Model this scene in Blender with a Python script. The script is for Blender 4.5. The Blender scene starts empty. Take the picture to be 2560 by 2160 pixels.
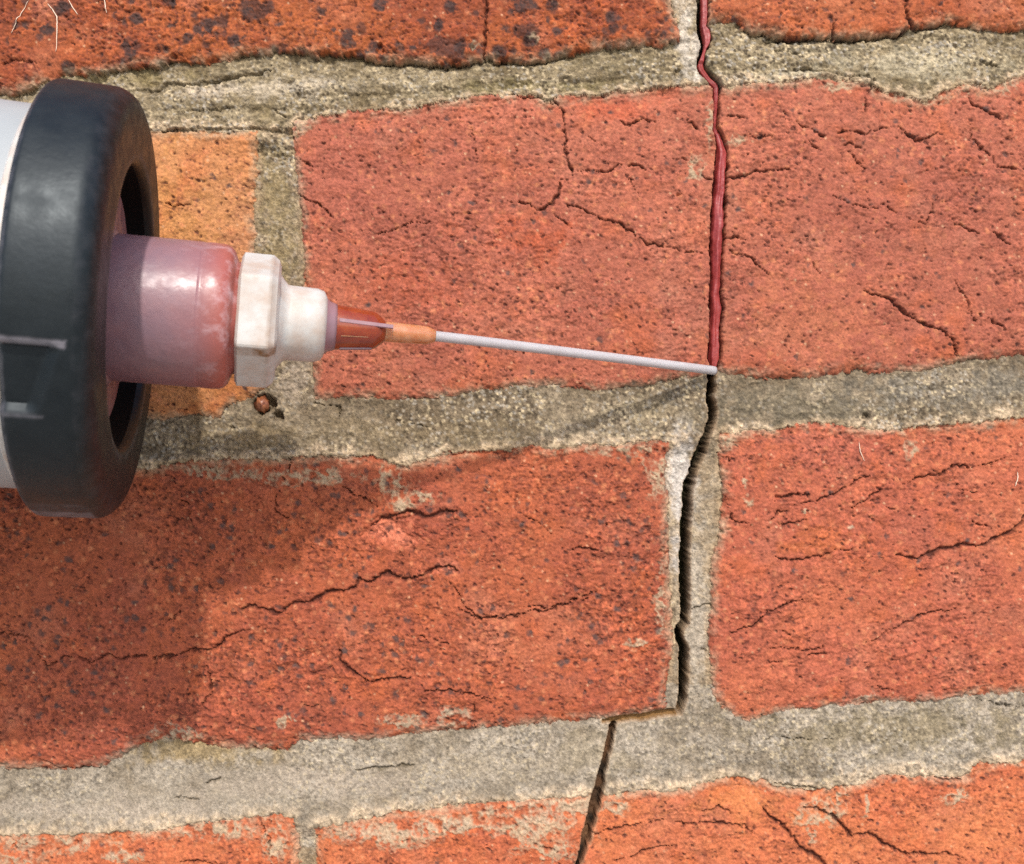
import bpy, math
import numpy as np
from mathutils import Matrix, Vector

# ------------------------------------------------------------------ scene, camera, light
scene = bpy.context.scene
S = 0.11            # millimetres of wall per unit of the survey grid (2560 x 2160 units in view)
D = 260.0           # camera distance from the wall, mm
TILT = math.radians(3.9)
M4 = Matrix.Translation((0, 0, 1.2)) @ Matrix.Rotation(TILT, 4, 'Y')   # survey frame -> world (courses level)
M3 = np.array(M4.to_3x3()); MT = np.array(M4.translation)

cam_d = bpy.data.cameras.new('camera'); cam = bpy.data.objects.new('camera', cam_d)
scene.collection.objects.link(cam); scene.camera = cam
cam_d.sensor_width = 36.0
cam_d.lens = 36.0 * D / (2560 * S)
cam_d.clip_start = 0.005; cam_d.clip_end = 50
cam.matrix_world = M4 @ Matrix.Translation((0, -D / 1000, 0)) @ Matrix.Rotation(math.pi / 2, 4, 'X')
cam_d.dof.use_dof = True
cam_d.dof.focus_distance = (D - 6) / 1000
cam_d.dof.aperture_fstop = 30.0

SUN = Vector((-0.13, 1.0, -0.93))
sun_w = (M4.to_3x3() @ SUN).normalized()
to_sun = -sun_w
sd = bpy.data.lights.new('sun', 'SUN'); sun = bpy.data.objects.new('sun', sd)
scene.collection.objects.link(sun)
sd.energy = 2.05; sd.angle = math.radians(1.6); sd.color = (1.0, 0.955, 0.88)
sun.rotation_euler = sun_w.to_track_quat('-Z', 'Y').to_euler(); sun.location = (0.5, -2, 3)
world = bpy.data.worlds.new('World'); scene.world = world; world.use_nodes = True
wn = world.node_tree; wn.nodes.clear()
sky = wn.nodes.new('ShaderNodeTexSky'); sky.sky_type = 'NISHITA'; sky.sun_disc = False
sky.sun_elevation = math.asin(to_sun.z); sky.sun_rotation = math.atan2(to_sun.x, to_sun.y)
sky.air_density = 1.0; sky.dust_density = 2.0; sky.ozone_density = 0.6
bg = wn.nodes.new('ShaderNodeBackground'); bg.inputs[1].default_value = 0.15
wo = wn.nodes.new('ShaderNodeOutputWorld')
wn.links.new(sky.outputs[0], bg.inputs[0]); wn.links.new(bg.outputs[0], wo.inputs[0])
scene.view_settings.view_transform = 'Standard'; scene.view_settings.look = 'None'
scene.view_settings.exposure = 0.60; scene.view_settings.gamma = 1.0
scene.view_settings.use_curve_mapping = False
scene.cycles.max_bounces = 6
scene.cycles.use_denoising = False

# ------------------------------------------------------------------ helpers
def lin(r, g, b, f=1.0):
    c = np.array([r, g, b], float) / 255
    c = np.where(c <= .04045, c / 12.92, ((c + .055) / 1.055) ** 2.4)
    return (c * f).astype(np.float32)

def pt(px, py, h=0.0):
    """survey ray (px,py) met at height h mm in front of the wall -> survey frame mm (x right, y into wall, z up)"""
    k = (D - h) / D
    return np.array([(px - 1280) * S * k, -h, -(py - 1080) * S * k])

def to_world(v):
    v = np.asarray(v, np.float64) / 1000.0
    return v @ M3.T + MT

def link(name, me, parent=None):
    o = bpy.data.objects.new(name, me); scene.collection.objects.link(o)
    if parent is not None: o.parent = parent
    return o

def mesh_from(name, verts_world, faces, mat, parent=None, smooth=True, origin=None):
    me = bpy.data.meshes.new(name)
    v = np.asarray(verts_world, float)
    if origin is not None: v = v - np.asarray(origin)
    me.from_pydata([tuple(p) for p in v], [], faces)
    me.update()
    if smooth: me.polygons.foreach_set('use_smooth', [True] * len(me.polygons))
    me.materials.append(mat)
    return link(name, me, parent)

rng = np.random.default_rng(11)
TAB = rng.random((64, 256, 256)).astype(np.float32)
F32 = np.float32

def vnoise(x, y, k):
    """smooth value noise 0..1"""
    xi = np.floor(x); yi = np.floor(y)
    fx = (x - xi).astype(F32); fy = (y - yi).astype(F32)
    a = xi.astype(np.int32) & 255; b = yi.astype(np.int32) & 255
    a1 = (a + 1) & 255; b1 = (b + 1) & 255
    T = TAB[k % 64]
    ux = fx * fx * (3 - 2 * fx); uy = fy * fy * (3 - 2 * fy)
    t0 = T[b, a] * (1 - ux) + T[b, a1] * ux
    t1 = T[b1, a] * (1 - ux) + T[b1, a1] * ux
    return t0 * (1 - uy) + t1 * uy

def fbm(x, y, scale, k, octs=3, gain=.5, sx=1.0):
    s = 0; amp = 1; tot = 0
    for o in range(octs):
        f = 2.03 ** o / scale
        c, sn = math.cos(.6 * o), math.sin(.6 * o)
        s = s + amp * (vnoise((x * c + y * sn) * f * (sx if o == 0 and sx != 1 else 1) + 17.3 * o, (y * c - x * sn) * f + 5.7 * o, k + o) - .5)
        tot += amp; amp *= gain
    return s / tot * 2          # about -1..1

def cells(x, y, size, k):
    """distance to nearest jittered point (in cells), random id values r1,r2 of that cell"""
    gx = x / size; gy = y / size
    xi = np.floor(gx).astype(np.int32); yi = np.floor(gy).astype(np.int32)
    best = np.full(gx.shape, 9., F32); r1 = np.zeros(gx.shape, F32); r2 = np.zeros(gx.shape, F32)
    for dj in (-1, 0, 1):
        for di in (-1, 0, 1):
            a = (xi + di) & 255; b = (yi + dj) & 255
            px = xi + di + TAB[(k) % 64][b, a]; py = yi + dj + TAB[(k + 1) % 64][b, a]
            d = ((gx - px) ** 2 + (gy - py) ** 2).astype(F32)
            m = d < best
            best = np.where(m, d, best)
            r1 = np.where(m, TAB[(k + 2) % 64][b, a], r1); r2 = np.where(m, TAB[(k + 3) % 64][b, a], r2)
    return np.sqrt(best), r1, r2

def sstep(a, b, x):
    t = np.clip((x - a) / (b - a), 0, 1); return t * t * (3 - 2 * t)

# ------------------------------------------------------------------ wall survey grid
STEP = 2.7; OUT = 15.0
def axis(lo, hi, elo, ehi):
    fine = np.arange(lo, hi + STEP, STEP)
    return np.concatenate([np.arange(elo, lo - OUT * .5, OUT), fine, np.arange(fine[-1] + OUT, ehi, OUT)])
gx = axis(-40, 2600, -1150, 3700); gy = axis(-40, 2200, -1050, 3250)
X, Y = np.meshgrid(gx.astype(F32), gy.astype(F32))
NY, NX = X.shape

# irregular edges: sample shapes at warped positions
wx = fbm(X, Y, 70, 0, 2) * 7 + fbm(X, Y, 17, 3, 3, .8) * 10
wy = fbm(X, Y, 70, 6, 2) * 7 + fbm(X, Y, 17, 9, 3, .8) * 10
XW = X + wx; YW = Y + wy

def slc(x0, x1, y0, y1):
    i0, i1 = np.searchsorted(gx, [x0, x1]); j0, j1 = np.searchsorted(gy, [y0, y1])
    return slice(max(j0 - 1, 0), j1 + 1), slice(max(i0 - 1, 0), i1 + 1)

def seg_dist(x, y, a, b):
    ax, ay = a; bx, by = b
    dx, dy = bx - ax, by - ay; L = dx * dx + dy * dy + 1e-9
    t = np.clip(((x - ax) * dx + (y - ay) * dy) / L, 0, 1)
    return np.hypot(x - ax - t * dx, y - ay - t * dy), t

def poly_sdf(x, y, P):
    d = np.full(x.shape, 1e6, F32); inside = np.zeros(x.shape, bool)
    n = len(P)
    for i in range(n):
        a, b = P[i], P[(i + 1) % n]
        d = np.minimum(d, seg_dist(x, y, a, b)[0])
        if a[1] != b[1]:
            c = ((a[1] > y) != (b[1] > y)) & (x < (b[0] - a[0]) * (y - a[1]) / (b[1] - a[1]) + a[0])
            inside ^= c
    return np.where(inside, -d, d)

# ---- brick outlines, course by course (survey units, clockwise from upper left)
BR = []   # dict(poly, style)
def add(poly, style, label=None): BR.append(dict(poly=poly, style=style, label=label))

bottomTL = [(0,233),(40,233),(86,206),(177,186),(287,177),(382,167),(430,146),(526,153),(598,134),(741,127),(789,141),(822,127),(894,139),(937,157),(1000,155),(1115,161),(1167,151),(1330,153),(1412,138),(1502,116),(1571,110),(1645,114),(1700,103)]
add([(-270,-395),(1668,-500),(1676,0),(1690,45),(1702,100)] + bottomTL[::-1] + [(-250,248)], 'burnt', 'burnt orange brick with dark purple spots along its lower edge')
botTR = [(1766,56),(1836,49),(1875,77),(1918,88),(1970,95),(2039,86),(2090,88),(2254,86),(2280,65),(2340,67),(2374,52),(2435,67),(2521,73),(2560,65)]
add([(1744,-505),(3650,-640),(3670,-20)] + botTR[::-1], 'burntlight')
topM = [(727,330),(738,298),(813,287),(900,281),(960,271),(1115,254),(1201,241),(1279,237),(1350,246),(1373,256),(1399,237),(1502,235),(1589,224),(1718,217),(1802,211),(1828,219),(1854,207),(1918,204),(1978,204),(2125,200),(2176,215),(2215,237),(2323,250),(2357,228),(2422,209),(2478,224),(2560,189)]
botM = [(784,1000),(853,993),(902,996),(996,996),(1132,984),(1319,958),(1500,975),(1601,969),(1677,948),(1774,931),(1794,931),(1906,943),(2007,948),(2058,938),(2149,923),(2230,928),(2321,923),(2362,913),(2412,900),(2514,893),(2560,888)]
add(topM + [(2690,182),(2720,874)] + botM[::-1] + [(780,950),(770,860),(760,740),(754,636),(751,526),(736,382)], 'middle', 'weathered salmon red brick split by the sealant line')
add([(-290,352),(0,340),(300,332),(408,330),(640,330),(636,450),(632,560),(645,700),(664,860),(676,955),(640,985),(600,1000),(560,1022),(548,1046),(450,1036),(380,1049),(0,1080),(-260,1096)], 'header', 'smooth light orange header brick behind the nozzle')
topLM = [(-230,1212),(0,1200),(343,1173),(449,1158),(600,1148),(722,1142),(934,1136),(970,1150),(1010,1158),(1083,1150),(1132,1130),(1300,1122),(1500,1112),(1672,1104)]
botLM = [(1662,1776),(1505,1800),(1330,1816),(1181,1827),(1082,1827),(982,1845),(746,1852),(715,1876),(560,1870),(404,1845),(348,1864),(286,1901),(249,1920),(124,1926),(0,1926),(-200,1940)]
add(topLM + [(1670,1250),(1670,1403),(1678,1573),(1676,1680),(1660,1750)] + botLM, 'spotted', 'red brick with dark specks and a long diagonal crack')
topRM = [(1799,1084),(1931,1075),(2007,1058),(2083,1055),(2159,1073),(2260,1078),(2311,1065),(2438,1055),(2560,1045)]
botRM = [(2560,1731),(2475,1737),(2373,1749),(2264,1755),(2071,1763),(1927,1787),(1878,1804),(1842,1797),(1806,1775)]
add(topRM + [(3690,960),(3700,1640)] + botRM + [(1784,1740),(1780,1675),(1773,1590),(1777,1488),(1784,1403),(1804,1318),(1804,1156)], 'rosy', 'rosy red brick with thin rising cracks')
topBL = [(-1180,2170),(0,2090),(186,2088),(373,2075),(622,2043),(703,2038),(735,2052)]
add(topBL + [(741,2100),(743,2160),(786,2780),(-1140,2860)], 'bright')
topBR = [(790,2075),(901,2046),(1057,2020),(1300,2000),(1481,1986),(1722,1972),(1794,1944),(1903,1948),(1939,1962),(2023,1974),(2144,1960),(2204,1942),(2312,1936),(2415,1942),(2445,1912),(2560,1900)]
add(topBR + [(2735,1890),(2780,2625),(830,2775),(784,2160)], 'bright', 'bright orange brick with pale mortar smears')
# bricks beyond the frame
def q(x0, y0, x1, y1, hh, sh=.068):
    return [(x0, y0), (x1, y1), (x1 + hh * sh, y1 + hh), (x0 + hh * sh, y0 + hh)]
add(q(-1240,-330,-370,-390,610), 'burnt')
add(q(-1240,420,-380,366,700), 'middle')
add(q(2800,170,3740,100,690), 'rosy')
add(q(-1240,1280,-350,1222,700), 'spotted')
add(q(2850,1880,3760,1810,700), 'middle')
for x0, x1 in ((-1240,-60),(40,2020),(2120,3760)):
    add(q(x0, -560 - 555 - .062*(x0), x1, -560 - 555 - .062*(x1), 560), 'burntlight')
for x0, x1 in ((-1240,420),(520,1480),(1580,3560)):
    add(q(x0, 2905 - .062*x0, x1, 2905 - .062*x1, 600), 'spotted')

sdf = np.full(X.shape, 500., F32); lab = np.full(X.shape, -1, np.int16)
for i, b in enumerate(BR):
    P = b['poly']; xs = [p[0] for p in P]; ys = [p[1] for p in P]
    s = slc(min(xs) - 150, max(xs) + 150, min(ys) - 150, max(ys) + 150)
    d = poly_sdf(XW[s], YW[s], P)
    m = d < sdf[s]
    sdf[s] = np.where(m, d, sdf[s]); lab[s] = np.where(m, i, lab[s])
brick = sdf < 0

# joint coordinate t: 0 at the bricks above, 1 at the bricks below; -1 in head joints
def line(pts, ex=True):
    p = sorted(pts); return np.interp(X[0], [a[0] for a in p], [a[1] for a in p]).astype(F32)
jU = [line([(-1200,305)] + bottomTL + botTR + [(3700,-20)]), line([(-1200,1150),(-260,1096),(380,1049),(548,1046),(676,975)] + botM + [(3700,830)]), line([(-1200,2010)] + botLM + botRM + [(3700,1650)])]
jL = [line([(-1200,415),(0,340),(640,328)] + topM + [(3700,105)]), line([(-1200,1290)] + topLM + topRM + [(3700,960)]), line(topBL + topBR + [(3700,1815)])]
tj = np.full(X.shape, .5, F32); jid = np.zeros(X.shape, np.int8); inbed = np.zeros(X.shape, F32)
for k in range(3):
    U = jU[k][None, :]; L = jL[k][None, :]
    m = (YW > U - 60) & (YW < L + 60)
    t = (YW - U) / np.maximum(L - U, 20)
    tj = np.where(m, np.clip(t, 0, 1), tj); jid = np.where(m, k + 1, jid)
    inbed = np.where(m, sstep(-.25, .05, t) * sstep(1.25, .95, t), inbed)

# ------------------------------------------------------------------ noises
nA = fbm(X, Y, 260, 12, 3); nB = fbm(X, Y, 60, 16, 3, .6); nC = fbm(X, Y, 18, 20, 3, .65)
nD = fbm(X, Y, 7.5, 24, 2, .7); nE = TAB[30][:, :].ravel()[(np.arange(NX * NY) * 7919 % 65536)].reshape(NY, NX) - .5
nS = fbm(X, Y * 2.3 + X * .1, 46, 28, 4, .6)          # stretched along the courses
pv, pr1, pr2 = cells(X + nD * 5 + nC * 5, (Y + nD * 4 - nC * 4) * 1.35, 15, 32)      # pits
sv, sr1, sr2 = cells(X + nC * 9 + nD * 3, Y + nC * 8 - nD * 3, 27, 36)      # iron spots
gv, gr1, gr2 = cells(X + nD * 2, Y, 7.6, 40)              # sand grains
hv, hr1, hr2 = cells(X + nC * 3, Y + nC * 3, 19, 44)      # light flecks

# ------------------------------------------------------------------ hairline fissures: (polyline, width, depth)
FZ = []
def tr(ox, oy, k, w, *pts): FZ.append(([(ox + a * k, oy + b * k) for a, b in pts], w))
a3 = (900, 0, .4304); a4 = (1660, 0, .4304); a5 = (1500, 700, .5069); a6 = (1300, 1460, .6026); a7 = (0, 1460, .6217); a8 = (200, 850, .6217); a2 = (0, 0, .4782)
tr(*a3, 6, (725,-60),(727,0),(735,120),(725,230),(730,352))
tr(*a3, 5, (1110,570),(1150,590),(1172,620),(1190,720),(1200,800),(1195,880),(1215,950),(1230,1020))
tr(*a3, 5, (1230,1020),(1160,1050),(1150,1130),(1110,1190),(1070,1215),(1030,1220),(990,1190),(920,1185),(850,1175))
tr(*a3, 5, (1200,1200),(1330,1230),(1420,1285),(1490,1290),(1540,1330),(1600,1375),(1660,1420),(1730,1430),(1800,1440),(1900,1470),(1970,1465),(2030,1450))
tr(*a3, 4, (1260,985),(1340,985),(1400,995),(1470,1000),(1520,950),(1620,965),(1690,990))
tr(*a3, 3.5, (1120,1245),(1180,1290),(1230,1320))
tr(*a3, 3, (640,740),(660,800),(680,900),(740,980))
tr(*a3, 2.6, (70,1370),(180,1345),(300,1300),(440,1290))
tr(*a3, 3.5, (1340,795),(1400,820),(1450,890)); tr(*a3, 3, (1540,1000),(1580,1060),(1620,1130))
tr(*a3, 4, (1510,685),(1560,720),(1640,680),(1720,700)); tr(*a3, 4, (1870,685),(1920,700),(1960,740))
tr(*a3, 4, (1820,925),(1880,915),(1960,925)); tr(*a3, 4, (870,545),(960,575),(1060,570),(1130,600))
tr(*a4, 6, (1405,-80),(1405,0),(1410,100),(1440,140),(1480,158),(1580,155),(1640,130))
tr(*a4, 6, (985,130),(985,190),(1020,210),(1100,213),(1250,210),(1380,200),(1410,170))
tr(*a4, 5.5, (700,690),(780,700),(810,730),(870,760),(910,790),(1000,770),(1060,755),(1160,775),(1240,750),(1350,735),(1400,760),(1470,825),(1540,800),(1600,770))
tr(*a4, 5, (330,660),(400,665),(480,680)); tr(*a4, 5, (1775,530),(1785,600),(1850,635),(1920,665),(1980,700))
tr(*a4, 4, (1165,560),(1165,630),(1140,680)); tr(*a4, 6, (370,1035),(450,1030),(500,1010),(560,1000),(640,985),(740,990)); tr(*a4, 5, (210,1015),(250,1035),(300,1045))
tr(*a4, 3.5, (840,820),(870,860),(920,880)); tr(*a4, 4.5, (1090,890),(1120,940),(1170,965)); tr(*a4, 4, (500,790),(540,800),(640,790))
tr(*a4, 3.5, (950,1130),(1040,1160),(1120,1195),(1200,1200),(1250,1215)); tr(*a4, 3.5, (1250,1180),(1330,1230),(1400,1255),(1440,1290),(1520,1300),(1550,1240),(1580,1140))
tr(*a4, 4.5, (1620,1330),(1700,1310),(1760,1340),(1830,1360)); tr(*a4, 4.5, (1870,1330),(1900,1350),(1960,1395),(2020,1425))
tr(*a4, 4, (350,1380),(430,1385),(480,1395)); tr(*a4, 4, (350,1430),(400,1470),(500,1490),(560,1560),(620,1600)); tr(*a4, 3.5, (870,1530),(880,1560),(920,1600))
tr(*a4, 4.5, (690,630),(710,655)); tr(*a4, 3, (960,840),(1020,860),(1080,830),(1170,860)); tr(*a4, 4, (1780,720),(1775,800),(1830,850),(1940,960),(2050,985))
tr(*a4, 6, (740,405),(800,405),(900,410),(1000,430),(1080,450),(1180,430),(1212,470),(1190,540)); tr(*a4, 5, (1800,350),(1860,380),(1940,390))
tr(*a4, 6, (600,225),(700,215),(760,215),(880,200)); tr(*a4, 4, (640,290),(700,280),(760,305),(800,300))
tr(*a5, 6, (1310,60),(1420,90),(1480,155),(1540,190),(1610,225),(1680,240),(1730,290),(1765,370)); tr(*a5, 4.5, (1755,0),(1800,80),(1810,130),(1850,200))
tr(*a5, 3.5, (1910,180),(1950,215),(2010,240)); tr(*a5, 9, (890,1065),(940,1060),(980,1052),(1030,1060)); tr(*a5, 5, (1060,1090),(1150,1050),(1250,1000),(1340,960))
tr(*a5, 4, (960,1100),(1050,1095)); tr(*a5, 6.5, (1450,1355),(1570,1365),(1680,1330),(1800,1305),(1900,1300),(1980,1260),(2040,1240),(2091,1180),(2200,1120))
tr(*a5, 5, (850,1360),(900,1385),(1000,1385),(1080,1365),(1140,1350)); tr(*a5, 3.5, (1150,1330),(1310,1325)); tr(*a5, 4, (2000,880),(1920,905),(1840,920),(1760,910),(1700,945),(1620,960),(1500,1005))
tr(*a5, 4, (620,1050),(650,1180),(740,1210)); tr(*a5, 3.5, (590,850),(640,880),(660,900)); tr(*a5, 3, (1400,1120),(1470,1125)); tr(*a5, 4, (1240,1120),(1320,1080),(1390,1030))
tr(*a5, 4.5, (1820,1180),(1880,1200),(1930,1225)); tr(*a5, 4, (1760,1000),(1790,1040),(1870,1050)); tr(*a5, 4, (840,1190),(880,1140),(920,1130)); tr(*a5, 4, (870,1210),(940,1200),(1010,1180))
tr(*a6, 5.5, (240,1040),(330,1025),(450,1010),(520,990),(620,980),(680,1000),(760,985),(860,1000),(930,1000),(960,1040))
tr(*a6, 7, (1000,920),(1040,970),(1100,1010),(1140,1050),(1170,1095),(1240,1140),(1270,1170)); tr(*a6, 6, (1170,930),(1280,950),(1340,1000),(1380,1050),(1440,1040),(1500,1075),(1580,1110),(1680,1120),(1760,1120),(1850,1140))
tr(*a6, 4, (870,200),(960,175),(1010,130),(1060,100),(1170,60)); tr(*a6, 4.5, (1460,235),(1520,185),(1620,155),(1700,120),(1800,95)); tr(*a6, 4, (1030,265),(1150,270),(1250,265))
tr(*a6, 4, (1480,420),(1550,450)); tr(*a6, 4, (0,100),(120,100),(200,85),(280,60)); tr(*a6, 4.5, (380,1150),(450,1140),(550,1090),(640,1080))
tr(*a6, 6, (1060,820),(1150,838),(1230,843)); tr(*a6, 6, (1700,800),(1830,812)); tr(*a6, 5, (1900,480),(2000,505),(2091,512)); tr(*a6, 3.5, (1030,640),(1300,650))
tr(*a6, 4, (760,940),(820,925),(880,960)); tr(*a6, 4, (1200,290),(1280,288)); tr(*a6, 3.5, (1000,330),(1100,325)); tr(*a6, 3.5, (1120,205),(1070,195))
tr(*a6, 4.5, (80,1080),(150,1100),(180,1085)); tr(*a6, 6, (715,108),(750,102),(790,92))
tr(*a8, 7, (640,1080),(690,1070),(740,1080),(800,1100),(850,1060),(930,1050),(1010,1005),(1105,1000),(1120,960),(1160,972),(1200,955),(1240,935),(1290,960),(1370,945),(1430,915),(1480,910),(1520,935))
tr(*a7, 5, (-60,190),(0,195),(60,210),(120,220)); tr(*a7, 4.5, (120,230),(140,270),(200,325),(260,295),(320,290),(370,320),(440,280),(500,295),(600,290),(700,290),(760,265),(830,265),(880,250),(920,205),(970,190))
tr(*a7, 4, (835,265),(845,360),(855,430),(815,490)); tr(*a7, 6, (1360,235),(1370,300),(1420,350),(1500,385),(1550,390),(1650,385)); tr(*a7, 5.5, (1700,435),(1800,430),(1900,440),(1970,460))
tr(*a7, 4, (1850,60),(1880,110),(1940,150),(2000,125),(2091,130)); tr(*a7, 7, (1430,755),(1500,745),(1560,750),(1660,735)); tr(*a7, 4, (1045,940),(1060,970),(1080,1020),(1095,1126))
tr(*a7, 5, (730,1115),(800,1122),(900,1125)); tr(*a7, 4.5, (150,705),(240,740),(340,745),(430,740)); tr(*a7, 4, (1660,190),(1800,240)); tr(*a7, 4, (1230,490),(1300,485)); tr(*a7, 4.5,(1900,450),(1905,580))
tr(*a7, 5, (800,830),(850,800),(890,780)); tr(*a7, 4, (30,1030),(60,1060)); tr(*a7, 4, (700,860),(800,870))
tr(*a8, 10, (1165,748),(1220,712),(1310,688),(1380,708),(1450,692),(1520,685)); tr(*a8, 4.5, (790,620),(795,690),(850,720)); tr(*a8, 4.5, (840,470),(842,545))
tr(*a8, 5, (1050,590),(1130,630),(1200,670)); tr(*a8, 4.5, (1580,570),(1640,605)); tr(*a8, 4, (1780,700),(1860,740),(1900,780)); tr(*a8, 7, (1980,830),(2050,840),(2091,850))
tr(*a8, 4, (1520,1090),(1610,1130),(1690,1110),(1800,1100),(1900,1085),(2000,1040),(2080,1020)); tr(*a8, 4.5, (1480,980),(1530,1030)); tr(*a8, 4, (400,640),(450,660)); tr(*a8, 4, (330,1140),(400,1095))
tr(*a8, 4, (1250,310),(1400,345)); tr(*a8, 5, (940,255),(1040,270),(1045,310)); tr(*a8, 5, (590,350),(640,350))
tr(*a2, 7, (640,472),(820,465),(870,430),(1000,430),(1130,410),(1230,382),(1330,372),(1410,350)); tr(*a2, 4, (890,590),(1050,580),(1200,560)); tr(*a2, 8, (1420,570),(1490,608))
tr(*a2, 7, (850,690),(1000,682),(1200,672),(1380,680),(1450,672),(1505,700)); tr(*a2, 4.5, (860,1070),(930,1078),(990,1065)); tr(*a2, 3.5, (1570,820),(1620,860),(1690,862)); tr(*a2, 4, (1570,1020),(1680,1080),(1740,1140))
tr(*a2, 3.5, (0,330),(80,320),(200,325)); tr(*a2, 4.5, (1180,290),(1200,300))

fis = np.zeros(X.shape, F32); fnear = np.zeros(X.shape, F32)
for pts, w in FZ:
    w = w * .9
    xs = [p[0] for p in pts]; ys = [p[1] for p in pts]
    s = slc(min(xs) - 16, max(xs) + 16, min(ys) - 16, max(ys) + 16)
    x = X[s] + wx[s] * .75 + nD[s] * 3.2; y = Y[s] + wy[s] * .75 + nC[s] * 2.5
    d = np.full(x.shape, 99., F32); d0 = np.full(x.shape, 99., F32)
    n = len(pts); gate = fbm(X[s] + w * 31, Y[s], 26, 50, 3, .7); strong = w >= 5.4
    for i in range(n - 1):
        dd, t = seg_dist(x, y, pts[i], pts[i + 1])
        end = np.minimum((i + t) / .8, (n - 1 - i - t) / .8)
        wloc = w * (.40 + .5 * np.clip(end, 0, 1)) * np.clip((.92 if strong else .66) + 1.15 * gate + .5 * nC[s], .06, 1.7)
        d = np.minimum(d, dd / wloc); d0 = np.minimum(d0, dd)
    fis[s] = np.maximum(fis[s], sstep(1.0, .2, d)); fnear[s] = np.maximum(fnear[s], sstep(12, 3, d0) * (.5 + .5 * strong))
# small random pits and short breaks in the skin of the bricks
rid = 1 - np.abs(fbm(X, Y * 1.9 + X * .12, 34, 48, 3, .62)) * 7
brk = sstep(.2, .95, rid) * sstep(.1, .45, fbm(X, Y, 42, 52, 2) + .1)
rid2 = 1 - np.abs(fbm(X * .8 - Y * .2, Y * 1.7 + X * .2, 24, 8, 3, .65)) * 7
brk = np.maximum(brk, sstep(.3, 1, rid2) * sstep(.2, .5, fbm(X, Y, 30, 14, 2) + nA * .3) * .8)
tst = np.array([{'burnt': 1.15, 'burntlight': .9, 'middle': .68, 'header': .42, 'spotted': 1.1, 'rosy': .78, 'bright': .66}[b['style']] for b in BR] + [1], F32)[lab]
brk = np.maximum(brk, fnear * sstep(.12, .42, nC * .7 + nD * .5 + nB * .3))
tex = (np.clip(.8 + fbm(X, Y, 150, 44, 3, .6) * 1.3, .25, 1.7) * tst).astype(F32)
brk = brk * np.clip(tst * 1.15 - .1, 0, 1)

# ------------------------------------------------------------------ the structural crack and the groove of the bead
CR = [(1781,925,9),(1781,960,9),(1779,989,8),(1784,1029,8.5),(1776,1070,9),(1758,1121,10),(1738,1171,10),(1725,1212,10),(1720,1250,11),(1716,1334,11.5),(1715,1386,12),(1716,1454,12),(1716,1522,11),(1715,1556,10),(1699,1580,8),(1702,1602,8),(1713,1626,11.5),(1713,1692,10.5),(1709,1753,9),(1698,1783,8)]
CR2 = [(1698,1783,7),(1651,1787,7),(1600,1795,6),(1541,1802,7),(1510,1806,3)]
CR3 = [(1538,1804,6),(1532,1824,6),(1520,1882,5.5),(1512,1910,5),(1499,1960,9),(1487,2014,11),(1466,2093,9),(1445,2160,4),(1400,2290,6),(1385,2500,7),(1420,2700,6)]
BE = [(-60,1757,1773),(0,1756.5,1772),(48,1755.5,1771),(60,1756,1768),(71,1758,1779),(87,1762,1781),(103,1764.5,1779),(117,1762,1768),(135,1755.5,1764),(157,1746.6,1763),(169,1750,1765.5),(188,1764,1779),(204,1777,1798),(213,1788,1800),(278,1789.5,1797),(313,1789,1793),(324,1788,1798),(350,1794,1811),(375,1797,1820),(411,1793,1820),(459,1789,1816),(506,1784,1812),(578,1780,1811),(617,1779,1807.5),(697,1780,1804),(736,1778,1803),(768,1779,1807),(816,1778,1803),(895,1776,1801),(919,1781,1795),(935,1784.5,1790)]
crk = np.full(X.shape, 99., F32)
def carve(path, kk=1.0):
    global crk
    for i in range(len(path) - 1):
        (x0, y0, w0), (x1, y1, w1) = path[i], path[i + 1]
        s = slc(min(x0, x1) - 60, max(x0, x1) + 60, min(y0, y1) - 60, max(y0, y1) + 60)
        dd, t = seg_dist(X[s] + nC[s] * 4.2 + nD[s] * 1.0 + wx[s] * .18, Y[s] + nC[s] * 3 + nD[s] * 2, (x0, y0), (x1, y1))
        crk[s] = np.minimum(crk[s], dd - (w0 + (w1 - w0) * t) * kk)
deepz = crk
carve(CR, .84)
deep = crk.copy()
carve(CR2, .95); carve(CR3, .95)
beg = crk.copy(); crk = beg
carve([(-0 + (a + b) / 2 - (4 if y < 130 else 1), y, (b - a) / 2 + (3.5 if y < 130 else 1.5)) for y, a, b in BE] if False else [((a + b) / 2 - (4 if y < 130 else 1), y, (b - a) / 2 + (3.5 if y < 130 else 1.5)) for y, a, b in [(-700,1750,1768)] + BE])
allcrk = crk

# ------------------------------------------------------------------ height (mm above the nominal brick face)
e = np.clip(-sdf, 0, 200)
Hb = nA * .6 + nB * .30 + nS * .30 + tex * (nC * .22 + nD * .15) + nE * .04
edgeup = sstep(.5, .9, tj) * sstep(.2, .6, inbed)
fl1 = fbm(X - Y * .3, Y * 2.1, 120, 33, 4, .6); fl2 = fbm(X + Y * .2, Y * 2.4 + X * .25, 70, 37, 4, .62)
flake = .24 * sstep(-.03, .03, fl1) + .2 * sstep(.10, .15, fl2) + .16 * sstep(-.22, -.18, fl2) + .2 * sstep(.2, .24, fl1)
Hb += flake * np.clip(tex, .3, 1.2)
Hb -= (1.4 * np.exp(-e / 11.) + .45 * np.exp(-e / 40.)) * (1 - .72 * edgeup)
pit = sstep(.36, .10, pv + nC * .12) * (pr1 > .92 - .30 * tex) * (.3 + pr2)
Hb -= pit * .42 + brk * .36
H = Hb.copy()
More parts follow.
